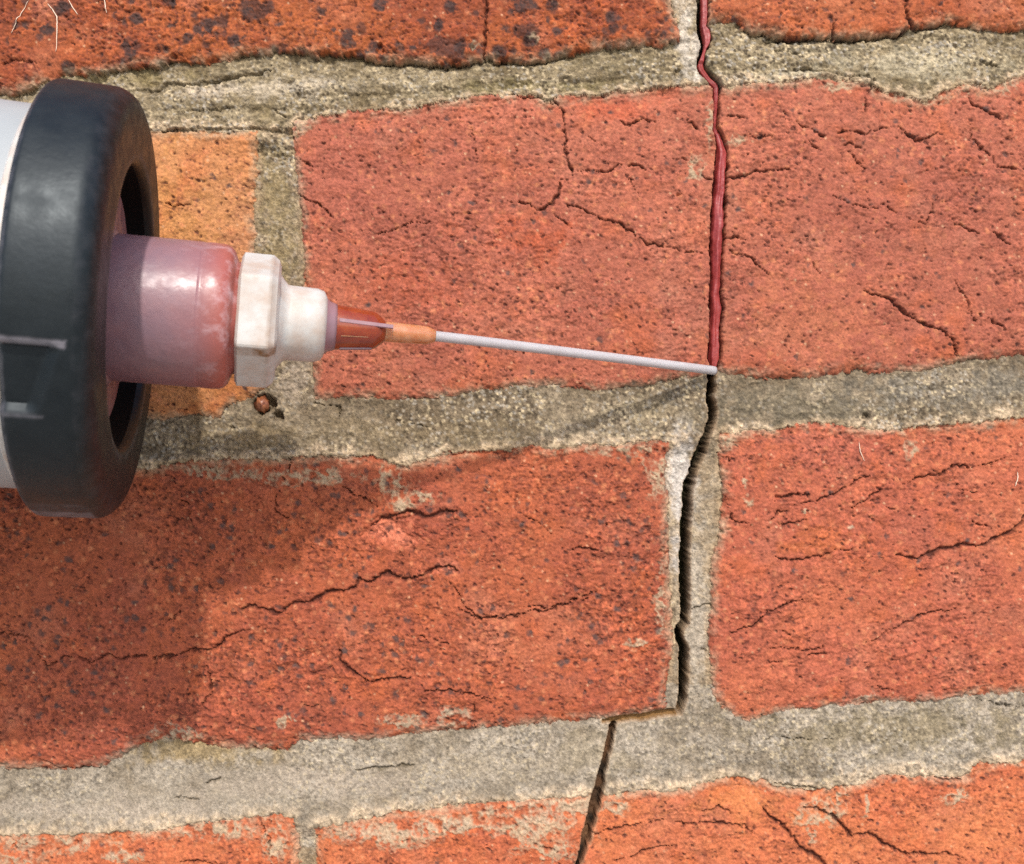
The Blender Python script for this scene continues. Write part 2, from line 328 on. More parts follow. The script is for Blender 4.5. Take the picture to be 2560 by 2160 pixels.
# mortar: struck back under the upper brick, flush on the lower one
prof = np.where(jid == 1, -2.2, np.where(jid == 2, -1.55, -1.2)) + nB * .5 * (1 - tj)
prof = prof + (-.15 - prof) * sstep(.05, .93, tj)
head = -1.7
Hm = np.where(inbed > 0, prof * inbed + head * (1 - inbed), head)
Hm += nB * .34 + nC * .24 + nS * .22 + nD * .17 + (.5 - np.minimum(gv, 1)) * .30 * (.3 + gr1)
rough_joint = (jid == 1) * 1.0 + (jid == 2) * .45 + (jid == 3) * .12
rb = fbm(X * .55, Y * 1.6 + X * .09, 30, 55, 4, .6)
Hm += rough_joint * rb * 1.0
# joint 1: older repair band over a hollow strip;  joint 3: tooled smooth band
Hm += (jid == 1) * (.8 * np.exp(-((tj - .55) / .16) ** 2) - .35 * np.exp(-((tj - .72) / .06) ** 2) * (X < 1650))
sm3 = sstep(1650, 1150, X + nB * 200) * (jid == 3) * sstep(.25, .45, tj + nB * .12) * sstep(1.0, .86, tj)
Hm = Hm * (1 - .5 * sm3) + (-1.0 + .6 * (tj - .5)) * .5 * sm3
lip = sstep(.80, .95, tj + nC * .07 + nB * .05) * inbed
Hm += lip * (.45 + nC * .25)
Hm -= 1.6 * (jid == 1) * np.exp(-np.clip(sdf, 0, 99) / 7.) * (tj < .3) * (sstep(880, 960, X) * sstep(1460, 1400, X) + sstep(1850, 1900, X) * sstep(2300, 2250, X))

def blob(x, y, rx, ry, amt=.35, soft=.35):
    s = slc(x - rx * 1.8, x + rx * 1.8, y - ry * 1.8, y + ry * 1.8)
    r = np.hypot((XW[s] - x) / rx, (YW[s] - y) / ry) + amt * nC[s] + amt * nB[s]
    o = np.zeros(X.shape, F32); o[s] = sstep(1.0, 1.0 - soft, r); return o
# mortar smeared over brick faces
sm = np.zeros(X.shape, F32)
for a in [(950,2085,150,42,.9),(1120,2060,120,34,.9),(1330,2060,130,70,1.1),(1440,2010,110,30,.8),(1380,2120,70,50,1.1),(1240,2045,60,40,1),(1540,2020,36,28,.7),(2050,2040,55,38,1.3),(2035,2090,30,34,1.4),(2105,2000,12,40,1),(2160,2010,10,42,1),
          (2380,1990,40,22,1.4),(120,2110,140,24,1.2),(520,2075,120,26,1),(690,2110,30,60,1.2),(40,2150,60,20,1.3),(300,2140,60,14,1.4),(980,1200,34,45,1.1),(1060,1240,40,20,1.3),(1000,1260,30,14,1.4),(2275,1128,24,22,1.1),(1872,1246,15,20,.7),(1860,1205,10,14,.9),
          (2240,1175,10,12,1),(1600,1610,40,14,1.3),(1650,1500,16,110,1.7),(1772,300,14,60,1.2),(1740,420,24,40,1.4),(1640,1180,28,60,1.5),(745,310,30,34,1.1),(1335,95,14,16,.8),(1185,115,14,16,.8),(1840,350,22,12,1.4),(2480,205,90,34,1.1),(2290,240,90,20,.9),
          (2100,215,50,14,1),(760,1190,160,22,1.5),(560,1180,160,18,1.4),(1530,1128,130,12,1.2),(1820,1100,26,26,1),(2010,1275,8,8,.5),(2120,1317,12,9,.6),(2160,1740,60,16,1.2),(1000,1800,60,16,1.4),(1120,1795,50,26,1.1),(700,1800,60,18,1.5),(440,1830,70,18,1.3)]:
    sm = np.maximum(sm, blob(*a))
fringe = sstep(30, 2, e + nB * 20 + nC * 12) * .8
sm = np.clip(np.maximum(sm * sstep(-.55, .1, nC + nB * .5), fringe * sstep(-.45, .25, nB + nC * .5)), 0, 1) * (sdf < 0)
H += sm * (.28 + nC * .22 + nD * .12)
scar = blob(985, 1325, 88, 44, .5, .3)
H = H - scar * .75
H = np.where(brick, H, Hm)
fdep = np.where(brick, 1.25, 1.0)
H -= fis * fdep
# pit with the little stone beside the header brick, and other holes
for x, y, r, dpt in [(660,1014,30,3.8),(690,1044,15,3.4),(1180,119,10,1.),(719,326,10,1.6),(690,322,14,1.0),(1661,1386,8,1.0),(1560,1365,8,.8),(1700,480,6,.8),(1785,1480,0.1,0),(1764,1630,7,1.2),(952,127,14,1.3),(433,136,8,1.2),(1690,181,12,1.3),(2076,47,9,.9),(1945,1240,9,1.2),(2170,1040,12,1.2),(2040,1490,5,.8)]:
    s = slc(x - r * 2.5, x + r * 2.5, y - r * 2.5, y + r * 2.5)
    rr = np.hypot(XW[s] - x, YW[s] - y) / max(r, 1)
    H[s] -= dpt * sstep(1.1, .5, rr + nC[s] * .3)
vdeep = sstep(4, -2, deep) ; shallow = sstep(4, -2, beg); allc = sstep(4, -2, allcrk)
beadg = sstep(4, -2, np.where((Y < 930), allcrk, 99))
# lower branch is choked with grit, upper run is open and deep
brdepth = np.where(Y < 1812, 1.5, 4.2) + sstep(1930, 2100, Y) * 1.5
H = H - vdeep * 11 - np.where(vdeep > 0.01, 0, shallow) * brdepth - beadg * 5 * (vdeep < .5)
broken = np.exp(-np.clip(allcrk, 0, 60) / 5.) * (.25 + nC * .5) * .8
H -= np.clip(broken, 0, 1) * .6

# ------------------------------------------------------------------ colour of the materials (albedo, plus shade painted into the crack)
F = .80
def C3(c): return np.broadcast_to(c, X.shape + (3,))
def mix(A, B, m): return A + (B - A) * m[..., None]
STY = {                # base, second tone, iron spot density, spot size, grain light, value
 'burnt':      ((190,92,50),(166,74,44), .50, 1.00),
 'burntlight': ((200,100,62),(182,86,56), .34, .60),
 'middle':     ((202,106,84),(186,94,76), .17, .42),
 'header':     ((226,142,96),(218,130,84), .12, .40),
 'spotted':    ((194,94,64),(180,84,62), .60, .62),
 'rosy':       ((210,106,76),(196,95,73), .18, .38),
 'bright':     ((228,120,80),(212,104,72), .14, .35)}
names = list(STY)
sid = np.array([names.index(b['style']) for b in BR] + [0])
sl = sid[lab]
c1 = np.array([lin(*STY[n][0], F) for n in names], F32)[sl]; c2 = np.array([lin(*STY[n][1], F) for n in names], F32)[sl]
dens = np.array([STY[n][2] for n in names], F32)[sl]; ssz = np.array([STY[n][3] for n in names], F32)[sl]
A = mix(c1, c2, np.clip(.5 + nA * .9 + nB * .55 + nS * .35, 0, 1))
# warm and rosy clouds that belong to the firing
warm = np.clip(fbm(X, Y, 95, 58, 3, .6) * 1.7 - .25, 0, 1); A = mix(A, C3(lin(216,100,52,F)), warm * .45)
pale = np.clip(fbm(X, Y, 120, 2, 3, .6) * 1.7 - .35, 0, 1); A = mix(A, C3(lin(206,124,104,F)), pale * .42)
for x, y, rx, ry, c, m in [(1330,600,110,60,(214,88,48),.5),(1540,270,120,30,(222,92,58),.5),(1010,720,160,80,(208,90,54),.35),(1180,300,150,60,(208,112,90),.4),(850,480,110,160,(196,100,84),.45),(2000,800,220,120,(214,118,84),.4),(985,1328,74,38,(255,136,108),1.),
                           (1120,1420,30,24,(210,112,92),.7),(2100,1130,230,60,(188,94,84),.35),(2300,1330,90,60,(196,104,86),.3),(2050,1340,110,50,(220,108,62),.55),(1560,1330,60,60,(206,110,90),.3),(1860,2010,150,50,(238,136,84),.5),(2450,2090,200,90,(234,128,86),.5),
                           (520,1500,200,120,(200,98,62),.3),(200,150,200,60,(196,92,54),.4),(420,560,90,160,(226,142,78),.5),(550,900,120,100,(222,128,66),.5),(1500,1650,150,100,(220,104,70),.4),(2100,1650,260,90,(212,104,80),.4),(1450,60,200,60,(196,88,50),.3),(420,1420,500,300,(192,88,56),.35)]:
    A = mix(A, C3(lin(*c, F)), blob(x, y, rx * 1.25, ry * 1.25, .7, .9) * m)
# grain
A = A * np.array([.765, .925, .83], F32)
val = 1 + (.35 + .65 * tex) * (nC * .26 + nD * .44) + nE * .22 + nS * .10
A = A * np.clip(val, .45, 1.7)[..., None]
ori = sstep(.5, .1, hv + nD * .2) * (hr1 > .78); A = mix(A, C3(lin(232,146,100,F)), ori * .55 * hr2)
crm = sstep(.55, .2, gv) * (gr1 > .972); A = mix(A, C3(lin(226,178,138,F)), crm * (.1 + .8 * gr2 ** 2) * .85)
dkg = sstep(.6, .2, gv) * (gr1 < .02 + .17 * tex); A = mix(A, C3(lin(120,56,46,F)), dkg * .55)
A = mix(A, C3(lin(78,38,30,F)), np.clip(pit * 1.3, 0, 1) * .85)
A = mix(A, C3(lin(104,50,38,F)), brk * .6)
# burnt iron spots
clus = np.clip(.5 + fbm(X, Y, 110, 60, 2) * 1.4, 0, 1)
lowedge = np.exp(-e / 70.) * (sl == 0) * (X > 250) * sstep(0, 60, Y)
lim = 1 - dens * (.12 + 1.0 * clus ** 1.6) - lowedge * .42
rad = (.16 + .34 * sr2) * (.45 + .75 * ssz)
spot = sstep(rad, rad * .35, sv + nD * .09 + nC * .06) * (sr1 > lim)
bv, br1, br2 = cells(X + nC * 9, Y + nC * 7, 62, 4)
big = sstep(.34, .2, bv + nC * .12) * (br1 > .66 - lowedge * .3) * (sl == 0)
big = np.maximum(big, blob(640, 22, 50, 30, .6) * .9); big = np.maximum(big, blob(555, 55, 28, 22, .5) * .8); big = np.maximum(big, blob(900, 75, 16, 16, .3) * .7); big = np.maximum(big, blob(340, 118, 14, 16, .3) * .8); big = np.maximum(big, blob(1310, 74, 34, 20, .5) * .8); big = np.maximum(big, blob(1110, 115, 60, 28, .7) * .75); big = np.maximum(big, blob(2076, 47, 10, 14, .3))
scol = mix(C3(lin(50,36,36,F)), C3(lin(88,68,64,F)), sr2) * np.where(sl == 0, .62, .95)[..., None]
A = mix(A, scol, np.clip(np.maximum(spot * (.45 + .5 * sr2), big * .92), 0, 1) * brick * np.clip(1.05 + nD * .8 + nE * .4, .35, 1))
H -= np.where(brick, spot * .12 - big * .05, 0)
# mortar
mb = np.array([lin(*c, F) for c in [(164,150,126),(158,146,118),(150,138,116),(168,160,144)]], F32)[jid]
md = np.array([lin(*c, F) for c in [(126,110,86),(112,100,74),(114,102,82),(134,124,106)]], F32)[jid]
Mo = mix(md, mb, np.clip(.55 + nB * .9 + nA * .6 + rb * .5, 0, 1))
hj = (1 - inbed)
for x, y, rx, ry, c, m in [(1722,50,44,150,(206,200,186),1.),(1700,1240,36,190,(196,192,184),1.),(1745,1500,40,240,(176,168,152),.85),(690,620,60,300,(150,136,98),.7),(730,960,50,60,(168,156,138),.8),(2300,150,240,44,(200,192,164),.6),(1950,190,120,18,(206,198,172),.6),(700,215,170,26,(190,180,158),.75),(500,225,100,22,(198,186,164),.7),
                           (300,190,200,20,(142,130,88),.6),(1330,215,220,16,(150,140,100),.6),(2080,115,220,24,(120,114,94),.7),(1560,150,150,24,(134,124,96),.55),(1590,1030,160,36,(164,152,124),.5),(2000,1015,300,46,(112,104,86),1.),(2380,970,260,44,(124,118,104),.9),(900,1080,380,36,(138,124,96),.5),(600,1100,160,30,(150,132,98),.5),
                           (250,2030,330,40,(182,172,156),.7),(800,1960,280,40,(180,170,154),.7),(1200,1910,240,40,(168,158,138),.6),(2250,1830,380,60,(140,130,106),.9),(500,1880,190,36,(156,138,100),.85),(1480,1890,120,50,(160,150,126),.5)]:
    Mo = mix(Mo, C3(lin(*c, F)), blob(x, y, rx * 1.2, ry * 1.3, .6, .8) * m)
Mo = mix(Mo, C3(lin(208,188,158,F)), np.clip(lip * (.62 + nC * .7 + nB * .9), 0, 1) * .8)
fr2 = sstep(14, 1, sdf + nB * 10) * (tj > .25); Mo = mix(Mo, C3(lin(196,172,136,F)), fr2 * .35)
hz = np.maximum(blob(1722, 50, 46, 150), blob(1700, 1240, 40, 190))
zone = (1 - .75 * hz) * np.clip(.62 + nB * .9 + fbm(X, Y, 130, 40, 2) * .8, .15, 1.15)
gc = np.where(gr2 > .5, 1, 0)[..., None] * lin(206,192,158,F) + np.where(gr2 > .5, 0, 1)[..., None] * lin(168,164,152,F)
gm = sstep(.75, .3, gv); coarse = .6 + .3 * (jid == 1) + .2 * (jid == 2) - .12 * sm3 + .35 * ((hj > .5) & (X < 900))
Mo = mix(Mo, gc, gm * (gr1 > .66) * np.clip(coarse * zone, 0, 1) * .85)
Mo = mix(Mo, C3(lin(62,52,40,F)), gm * (gr1 < .24) * np.clip(coarse * zone, 0, 1) * .8)
Mo = Mo * np.clip(.96 + (nD * .5 + nE * .34 + nC * .25) * (1 - .35 * sm3), .3, 2.1)[..., None]
Mo = Mo * np.array([1.05, .975, .94], F32)
mortar = ~brick
A = np.where(mortar[..., None], Mo, A)
smc = mix(Mo, C3(lin(206,184,152,F)), np.full(X.shape, .45, F32))
A = mix(A, smc, sm * (.82 + nC * .2))
# fissures darker than the face; raw brown grit in the crack's lower branches
A = mix(A, C3(lin(66,30,22,F)), fis * brick * .85); A = mix(A, C3(lin(84,74,54,F)), fis * mortar * .6)
rim = sstep(9, 2, allcrk); A = mix(A, C3(lin(186,152,118,F)), rim * .55 * (Y > 930))
A = mix(A, C3(lin(58,48,28,F)), sstep(2.6, 0, allcrk))  # shade of the crack walls put into the colour
A = mix(A, C3(lin(146,108,64,F)), sstep(3.5, 0, beg) * (Y > 1782) * (Y < 1812) * .85)
A = mix(A, mix(C3(lin(120,84,56,F)), C3(lin(40,28,18,F)), np.clip(.5 + 2.2 * fbm(X, Y, 60, 21, 2), 0, 1)), sstep(3, 0, beg) * (Y > 1812) * .9)
# dark olive in the deep crack: mossy tint and painted shade
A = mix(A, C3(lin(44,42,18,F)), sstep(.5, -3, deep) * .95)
A = np.clip(A, .004, .9).astype(F32)

# ------------------------------------------------------------------ materials
def new_mat(name):
    m = bpy.data.materials.new(name); m.use_nodes = True
    return m, m.node_tree, m.node_tree.nodes['Principled BSDF']
def masonry(name, rough, spec, bump, scale):
    m, nt, p = new_mat(name); L = nt.links
    at = nt.nodes.new('ShaderNodeAttribute'); at.attribute_name = 'albedo'
    geo = nt.nodes.new('ShaderNodeNewGeometry')
    n1 = nt.nodes.new('ShaderNodeTexNoise'); n1.inputs['Scale'].default_value = scale; n1.inputs['Detail'].default_value = 4; n1.inputs['Roughness'].default_value = .7
    L.new(geo.outputs['Position'], n1.inputs['Vector'])
    mr = nt.nodes.new('ShaderNodeMapRange'); mr.inputs[1].default_value = .3; mr.inputs[2].default_value = .7; mr.inputs[3].default_value = .72; mr.inputs[4].default_value = 1.28
    L.new(n1.outputs['Fac'], mr.inputs[0])
    mx = nt.nodes.new('ShaderNodeVectorMath'); mx.operation = 'SCALE'
    L.new(at.outputs['Color'], mx.inputs[0]); L.new(mr.outputs[0], mx.inputs['Scale'])
    L.new(mx.outputs[0], p.inputs['Base Color'])
    vo = nt.nodes.new('ShaderNodeTexVoronoi'); vo.inputs['Scale'].default_value = scale * .8; L.new(geo.outputs['Position'], vo.inputs['Vector'])
    ad = nt.nodes.new('ShaderNodeMath'); ad.operation = 'ADD'; L.new(n1.outputs['Fac'], ad.inputs[0]); L.new(vo.outputs['Distance'], ad.inputs[1])
    b = nt.nodes.new('ShaderNodeBump'); b.inputs['Strength'].default_value = bump; b.inputs['Distance'].default_value = .00025
    L.new(ad.outputs[0], b.inputs['Height']); L.new(b.outputs[0], p.inputs['Normal'])
    p.inputs['Roughness'].default_value = rough; p.inputs['Specular IOR Level'].default_value = spec
    return m
M_brick = masonry('fired_clay', .82, .35, .6, 1400)
M_mortar = masonry('sand_mortar', .9, .3, .7, 1700)

# ------------------------------------------------------------------ cut the survey grid into bricks and mortar
P = np.stack([(X - 1280) * S, -H, -(Y - 1080) * S], -1).reshape(-1, 3).astype(np.float64)
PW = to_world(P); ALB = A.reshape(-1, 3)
# a face belongs to a brick when most of its corners do
bl = np.where(brick, lab, -1)
c00 = bl[:-1, :-1]; c01 = bl[:-1, 1:]; c10 = bl[1:, :-1]; c11 = bl[1:, 1:]
cell = np.maximum(np.maximum(c00, c11), np.maximum(c01, c10))
cnt = (c00 == cell).astype(int) + (c01 == cell) + (c10 == cell) + (c11 == cell)
cell = np.where((cell >= 0) & (cnt >= 2), cell, -1)
idx = np.arange(NY * NX).reshape(NY, NX)
BACK = 22.0
def patch(name, mask, mat, parent, skirt=True):
    jj, ii = np.nonzero(mask)
    if len(jj) == 0: return None
    quads = np.stack([idx[jj, ii], idx[jj + 1, ii], idx[jj + 1, ii + 1], idx[jj, ii + 1]], 1)
    used = np.zeros(NY * NX, bool); used[quads.ravel()] = True
    ids = np.nonzero(used)[0]; rm = np.full(NY * NX, -1, np.int64); rm[ids] = np.arange(len(ids))
    V = PW[ids]; col = ALB[ids]; Q = rm[quads]
    if skirt:
        m = np.pad(mask, 1)
        E = []
        c = m[1:-1, 1:-1]
        for (dj, di), (a, b) in {(-1, 0): ((0, 1), (0, 0)), (1, 0): ((1, 0), (1, 1)), (0, -1): ((0, 0), (1, 0)), (0, 1): ((1, 1), (0, 1))}.items():
            nb = m[1 + dj:m.shape[0] - 1 + dj, 1 + di:m.shape[1] - 1 + di]
            J, I = np.nonzero(c & ~nb)
            E.append(np.stack([idx[J + a[0], I + a[1]], idx[J + b[0], I + b[1]]], 1))
        E = np.concatenate(E); eu = np.unique(E)
        rb_ = np.full(NY * NX, -1, np.int64); rb_[eu] = np.arange(len(eu)) + len(V)
        g = P[eu].copy(); g[:, 1] = BACK
        V = np.concatenate([V, to_world(g)]); col = np.concatenate([col, ALB[eu]])
        Q = np.concatenate([Q, np.stack([rm[E[:, 1]], rm[E[:, 0]], rb_[E[:, 0]], rb_[E[:, 1]]], 1)])
    me = bpy.data.meshes.new(name)
    me.vertices.add(len(V)); me.vertices.foreach_set('co', V.astype(F32).ravel())
    me.loops.add(Q.size); me.loops.foreach_set('vertex_index', Q.astype(np.int32).ravel())
    me.polygons.add(len(Q)); me.polygons.foreach_set('loop_start', (np.arange(len(Q)) * 4).astype(np.int32))
    me.update(calc_edges=True)
    me.polygons.foreach_set('use_smooth', np.ones(len(Q), bool))
    at = me.attributes.new('albedo', 'FLOAT_COLOR', 'POINT')
    at.data.foreach_set('color', np.concatenate([col, np.ones((len(col), 1), F32)], 1).astype(F32).ravel())
    me.materials.append(mat); me.update()
    return link(name, me, parent)

wall = bpy.data.objects.new('brick_wall', None); scene.collection.objects.link(wall)
wall['label'] = 'weathered red brick wall with grey mortar joints and a stepped vertical crack'
wall['category'] = 'wall'
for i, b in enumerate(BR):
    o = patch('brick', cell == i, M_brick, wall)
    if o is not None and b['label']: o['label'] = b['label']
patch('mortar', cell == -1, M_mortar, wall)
# solid core behind the facing
x0, x1, y0, y1 = gx[0], gx[-1], gy[0], 12200
cv = [((x - 1280) * S, yy, -(y - 1080) * S) for yy in (BACK, 105) for x, y in ((x0, y0), (x1, y0), (x1, y1), (x0, y1))]
core = mesh_from('wall_core', to_world(cv), [(0,1,2,3),(7,6,5,4),(0,4,5,1),(1,5,6,2),(2,6,7,3),(3,7,4,0)], M_mortar, wall, smooth=False)
at = core.data.attributes.new('albedo', 'FLOAT_COLOR', 'POINT'); at.data.foreach_set('color', [.3, .26, .2, 1] * 8)

def surf(px, py):
    """height of the built wall at a survey point"""
    i = int(np.clip(np.searchsorted(gx, px), 1, NX - 1)); j = int(np.clip(np.searchsorted(gy, py), 1, NY - 1))
    return float(H[j, i])

# ------------------------------------------------------------------ unseen paving, added to bounce sunlight into the wall's shade
mg, ntg, pg_ = new_mat('bounce_paving'); pg_.inputs['Roughness'].default_value = .9
ng = ntg.nodes.new('ShaderNodeTexNoise'); ng.inputs['Scale'].default_value = 9; ng.inputs['Detail'].default_value = 8
rg = ntg.nodes.new('ShaderNodeValToRGB'); rg.color_ramp.elements[0].color = (.30, .28, .25, 1); rg.color_ramp.elements[1].color = (.42, .40, .36, 1)
gg = ntg.nodes.new('ShaderNodeNewGeometry'); ntg.links.new(gg.outputs['Position'], ng.inputs['Vector'])
ntg.links.new(ng.outputs['Fac'], rg.inputs[0]); ntg.links.new(rg.outputs[0], pg_.inputs['Base Color'])
bounce_ground = mesh_from('bounce_ground', [(-40,-60,0),(40,-60,0),(40,20,0),(-40,20,0)], [(0,1,2,3)], mg, None, False)
bounce_ground['kind'] = 'structure'

# ------------------------------------------------------------------ small materials
def plastic(name, col, rough, spec=.5, sub=0.0, subcol=None, noise=None, nscale=120, bump=0, bscale=400, trans=0, coat=0, rrange=None):
    m, nt, p = new_mat(name); L = nt.links
    p.inputs['Base Color'].default_value = (*col, 1); p.inputs['Roughness'].default_value = rough
    p.inputs['Specular IOR Level'].default_value = spec
    if sub:
        p.inputs['Subsurface Weight'].default_value = sub
        p.inputs['Subsurface Radius'].default_value = subcol or (1, .5, .4); p.inputs['Subsurface Scale'].default_value = .004
    if trans: p.inputs['Transmission Weight'].default_value = trans
    if coat: p.inputs['Coat Weight'].default_value = coat; p.inputs['Coat Roughness'].default_value = .15
    geo = nt.nodes.new('ShaderNodeNewGeometry')
    if noise:
        n = nt.nodes.new('ShaderNodeTexNoise'); n.inputs['Scale'].default_value = nscale; n.inputs['Detail'].default_value = 5; n.inputs['Roughness'].default_value = .65
        L.new(geo.outputs['Position'], n.inputs['Vector'])
        r = nt.nodes.new('ShaderNodeValToRGB'); r.color_ramp.elements[0].position = .35; r.color_ramp.elements[1].position = .68
        r.color_ramp.elements[0].color = (*col, 1); r.color_ramp.elements[1].color = (*noise, 1)
        L.new(n.outputs['Fac'], r.inputs[0]); L.new(r.outputs[0], p.inputs['Base Color'])
    if rrange:
        n2 = nt.nodes.new('ShaderNodeTexNoise'); n2.inputs['Scale'].default_value = nscale * 1.7; n2.inputs['Detail'].default_value = 4
        L.new(geo.outputs['Position'], n2.inputs['Vector'])
        mr = nt.nodes.new('ShaderNodeMapRange'); mr.inputs[1].default_value = .35; mr.inputs[2].default_value = .65; mr.inputs[3].default_value, mr.inputs[4].default_value = rrange
        L.new(n2.outputs['Fac'], mr.inputs[0]); L.new(mr.outputs[0], p.inputs['Roughness'])
    if bump:
        n3 = nt.nodes.new('ShaderNodeTexNoise'); n3.inputs['Scale'].default_value = bscale; n3.inputs['Detail'].default_value = 4
        L.new(geo.outputs['Position'], n3.inputs['Vector'])
        b = nt.nodes.new('ShaderNodeBump'); b.inputs['Strength'].default_value = bump; b.inputs['Distance'].default_value = .0004
        L.new(n3.outputs['Fac'], b.inputs['Height']); L.new(b.outputs[0], p.inputs['Normal'])
    return m, nt, p

M_black, ntb, pb = plastic('worn_black_plastic', (.005, .007, .0085), .5, .36, noise=(.010, .013, .015), nscale=160, bump=.12, bscale=900, rrange=(.40, .52))
pb.inputs['Specular Tint'].default_value = (.84, .93, 1, 1)
# pale residue on edges and a painted highlight band, from a vertex mask
att = ntb.nodes.new('ShaderNodeAttribute'); att.attribute_name = 'wear_glint'
nzw = ntb.nodes.new('ShaderNodeTexNoise'); nzw.inputs['Scale'].default_value = 420; nzw.inputs['Detail'].default_value = 5
gw = ntb.nodes.new('ShaderNodeNewGeometry'); ntb.links.new(gw.outputs['Position'], nzw.inputs['Vector'])
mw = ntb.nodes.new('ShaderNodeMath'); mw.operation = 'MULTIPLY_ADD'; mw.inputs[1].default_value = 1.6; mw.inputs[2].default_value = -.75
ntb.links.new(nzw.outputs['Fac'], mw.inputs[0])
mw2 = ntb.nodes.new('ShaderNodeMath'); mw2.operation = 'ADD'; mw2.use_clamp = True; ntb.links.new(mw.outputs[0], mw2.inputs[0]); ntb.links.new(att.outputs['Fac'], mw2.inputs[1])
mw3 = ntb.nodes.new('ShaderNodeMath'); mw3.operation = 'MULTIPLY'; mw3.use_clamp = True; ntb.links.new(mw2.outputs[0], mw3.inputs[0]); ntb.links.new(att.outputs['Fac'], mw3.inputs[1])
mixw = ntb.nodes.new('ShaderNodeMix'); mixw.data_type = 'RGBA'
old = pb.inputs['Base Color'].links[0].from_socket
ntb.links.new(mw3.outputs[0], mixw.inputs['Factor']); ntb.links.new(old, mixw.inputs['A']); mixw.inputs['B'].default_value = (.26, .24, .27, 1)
ntb.links.new(mixw.outputs['Result'], pb.inputs['Base Color'])

M_barrel, _, _ = plastic('white_barrel_plastic', (.335, .355, .365), .4, .4, noise=(.37, .39, .40), nscale=60)
M_mauve, _, _ = plastic('mauve_translucent_plastic', tuple(lin(136,108,118,.95)), .40, .5, noise=tuple(lin(148,110,116,.95)), nscale=140, bump=.45, bscale=330, rrange=(.26, .50))
M_cream, _, _ = plastic('cream_nylon', tuple(lin(218,217,214,.78)), .42, .4, noise=tuple(lin(212,192,178,.72)), nscale=170, bump=.35, bscale=330)
stn = M_cream.node_tree; pc = stn.nodes['Principled BSDF']
ast = stn.nodes.new('ShaderNodeAttribute'); ast.attribute_name = 'wear_glint'
nst = stn.nodes.new('ShaderNodeTexNoise'); nst.inputs['Scale'].default_value = 520; nst.inputs['Detail'].default_value = 4
gst = stn.nodes.new('ShaderNodeNewGeometry'); stn.links.new(gst.outputs['Position'], nst.inputs['Vector'])
mst = stn.nodes.new('ShaderNodeMath'); mst.operation = 'MULTIPLY_ADD'; mst.inputs[1].default_value = 2.2; mst.inputs[2].default_value = -.45; mst.use_clamp = True
stn.links.new(nst.outputs['Fac'], mst.inputs[0])
ms2 = stn.nodes.new('ShaderNodeMath'); ms2.operation = 'MULTIPLY'; stn.links.new(mst.outputs[0], ms2.inputs[0]); stn.links.new(ast.outputs['Fac'], ms2.inputs[1])
mxs = stn.nodes.new('ShaderNodeMix'); mxs.data_type = 'RGBA'; stn.links.new(ms2.outputs[0], mxs.inputs['Factor'])
stn.links.new(pc.inputs['Base Color'].links[0].from_socket, mxs.inputs['A']); mxs.inputs['B'].default_value = (*lin(122,84,46), 1)
stn.links.new(mxs.outputs['Result'], pc.inputs['Base Color'])
M_hub, _, ph = plastic('amber_red_hub', tuple(lin(122,40,22)), .2, .5, sub=.3, subcol=(1, .3, .1), noise=tuple(lin(150,66,32)), nscale=260, coat=.4)
M_tube, _, _ = plastic('peach_tube', tuple(lin(176,108,66)), .25, .5, sub=.5, subcol=(1, .5, .3), noise=tuple(lin(190,138,104)), nscale=320, coat=.3)
M_needle, _, _ = plastic('milky_tubing', tuple(lin(176,172,174)), .34, .4, sub=.3, subcol=(1, .8, .8), noise=tuple(lin(166,160,162)), nscale=120)
M_bead, _, _ = plastic('red_sealant', tuple(lin(172,72,68,.8)), .40, .4, sub=.1, subcol=(1, .3, .3), noise=tuple(lin(144,54,54,.8)), nscale=420, bump=.6, bscale=520)
M_stone, _, _ = plastic('brown_stone', tuple(lin(104,56,38)), .35, .5, noise=tuple(lin(168,104,66)), nscale=700, bump=.5, bscale=900)
M_bore_shade, _, _ = plastic('bore_shade', (.004, .004, .005), .8, .2)  # blacker than the cap plastic, shade of the bore painted in
M_fibre, _, _ = plastic('pale_fibre', tuple(lin(226,200,176)), .5, .4)

mn = M_mauve.node_tree; pm = mn.nodes['Principled BSDF']
am = mn.nodes.new('ShaderNodeAttribute'); am.attribute_name = 'wear_glint'
gm_ = mn.nodes.new('ShaderNodeNewGeometry'); nm = mn.nodes.new('ShaderNodeTexNoise'); nm.inputs['Scale'].default_value = 260; nm.inputs['Detail'].default_value = 6; nm.inputs['Roughness'].default_value = .7
mn.links.new(gm_.outputs['Position'], nm.inputs['Vector'])
rm_ = mn.nodes.new('ShaderNodeValToRGB'); rm_.color_ramp.elements[0].position = .5; rm_.color_ramp.elements[1].position = .74
rm_.color_ramp.elements[0].color = (*lin(160,86,76), 1); rm_.color_ramp.elements[1].color = (*lin(196,156,158), 1)
mn.links.new(nm.outputs['Fac'], rm_.inputs[0])
xm = mn.nodes.new('ShaderNodeMix'); xm.data_type = 'RGBA'; mn.links.new(am.outputs['Fac'], xm.inputs['Factor'])
mn.links.new(pm.inputs['Base Color'].links[0].from_socket, xm.inputs['A']); mn.links.new(rm_.outputs[0], xm.inputs['B']); mn.links.new(xm.outputs['Result'], pm.inputs['Base Color'])

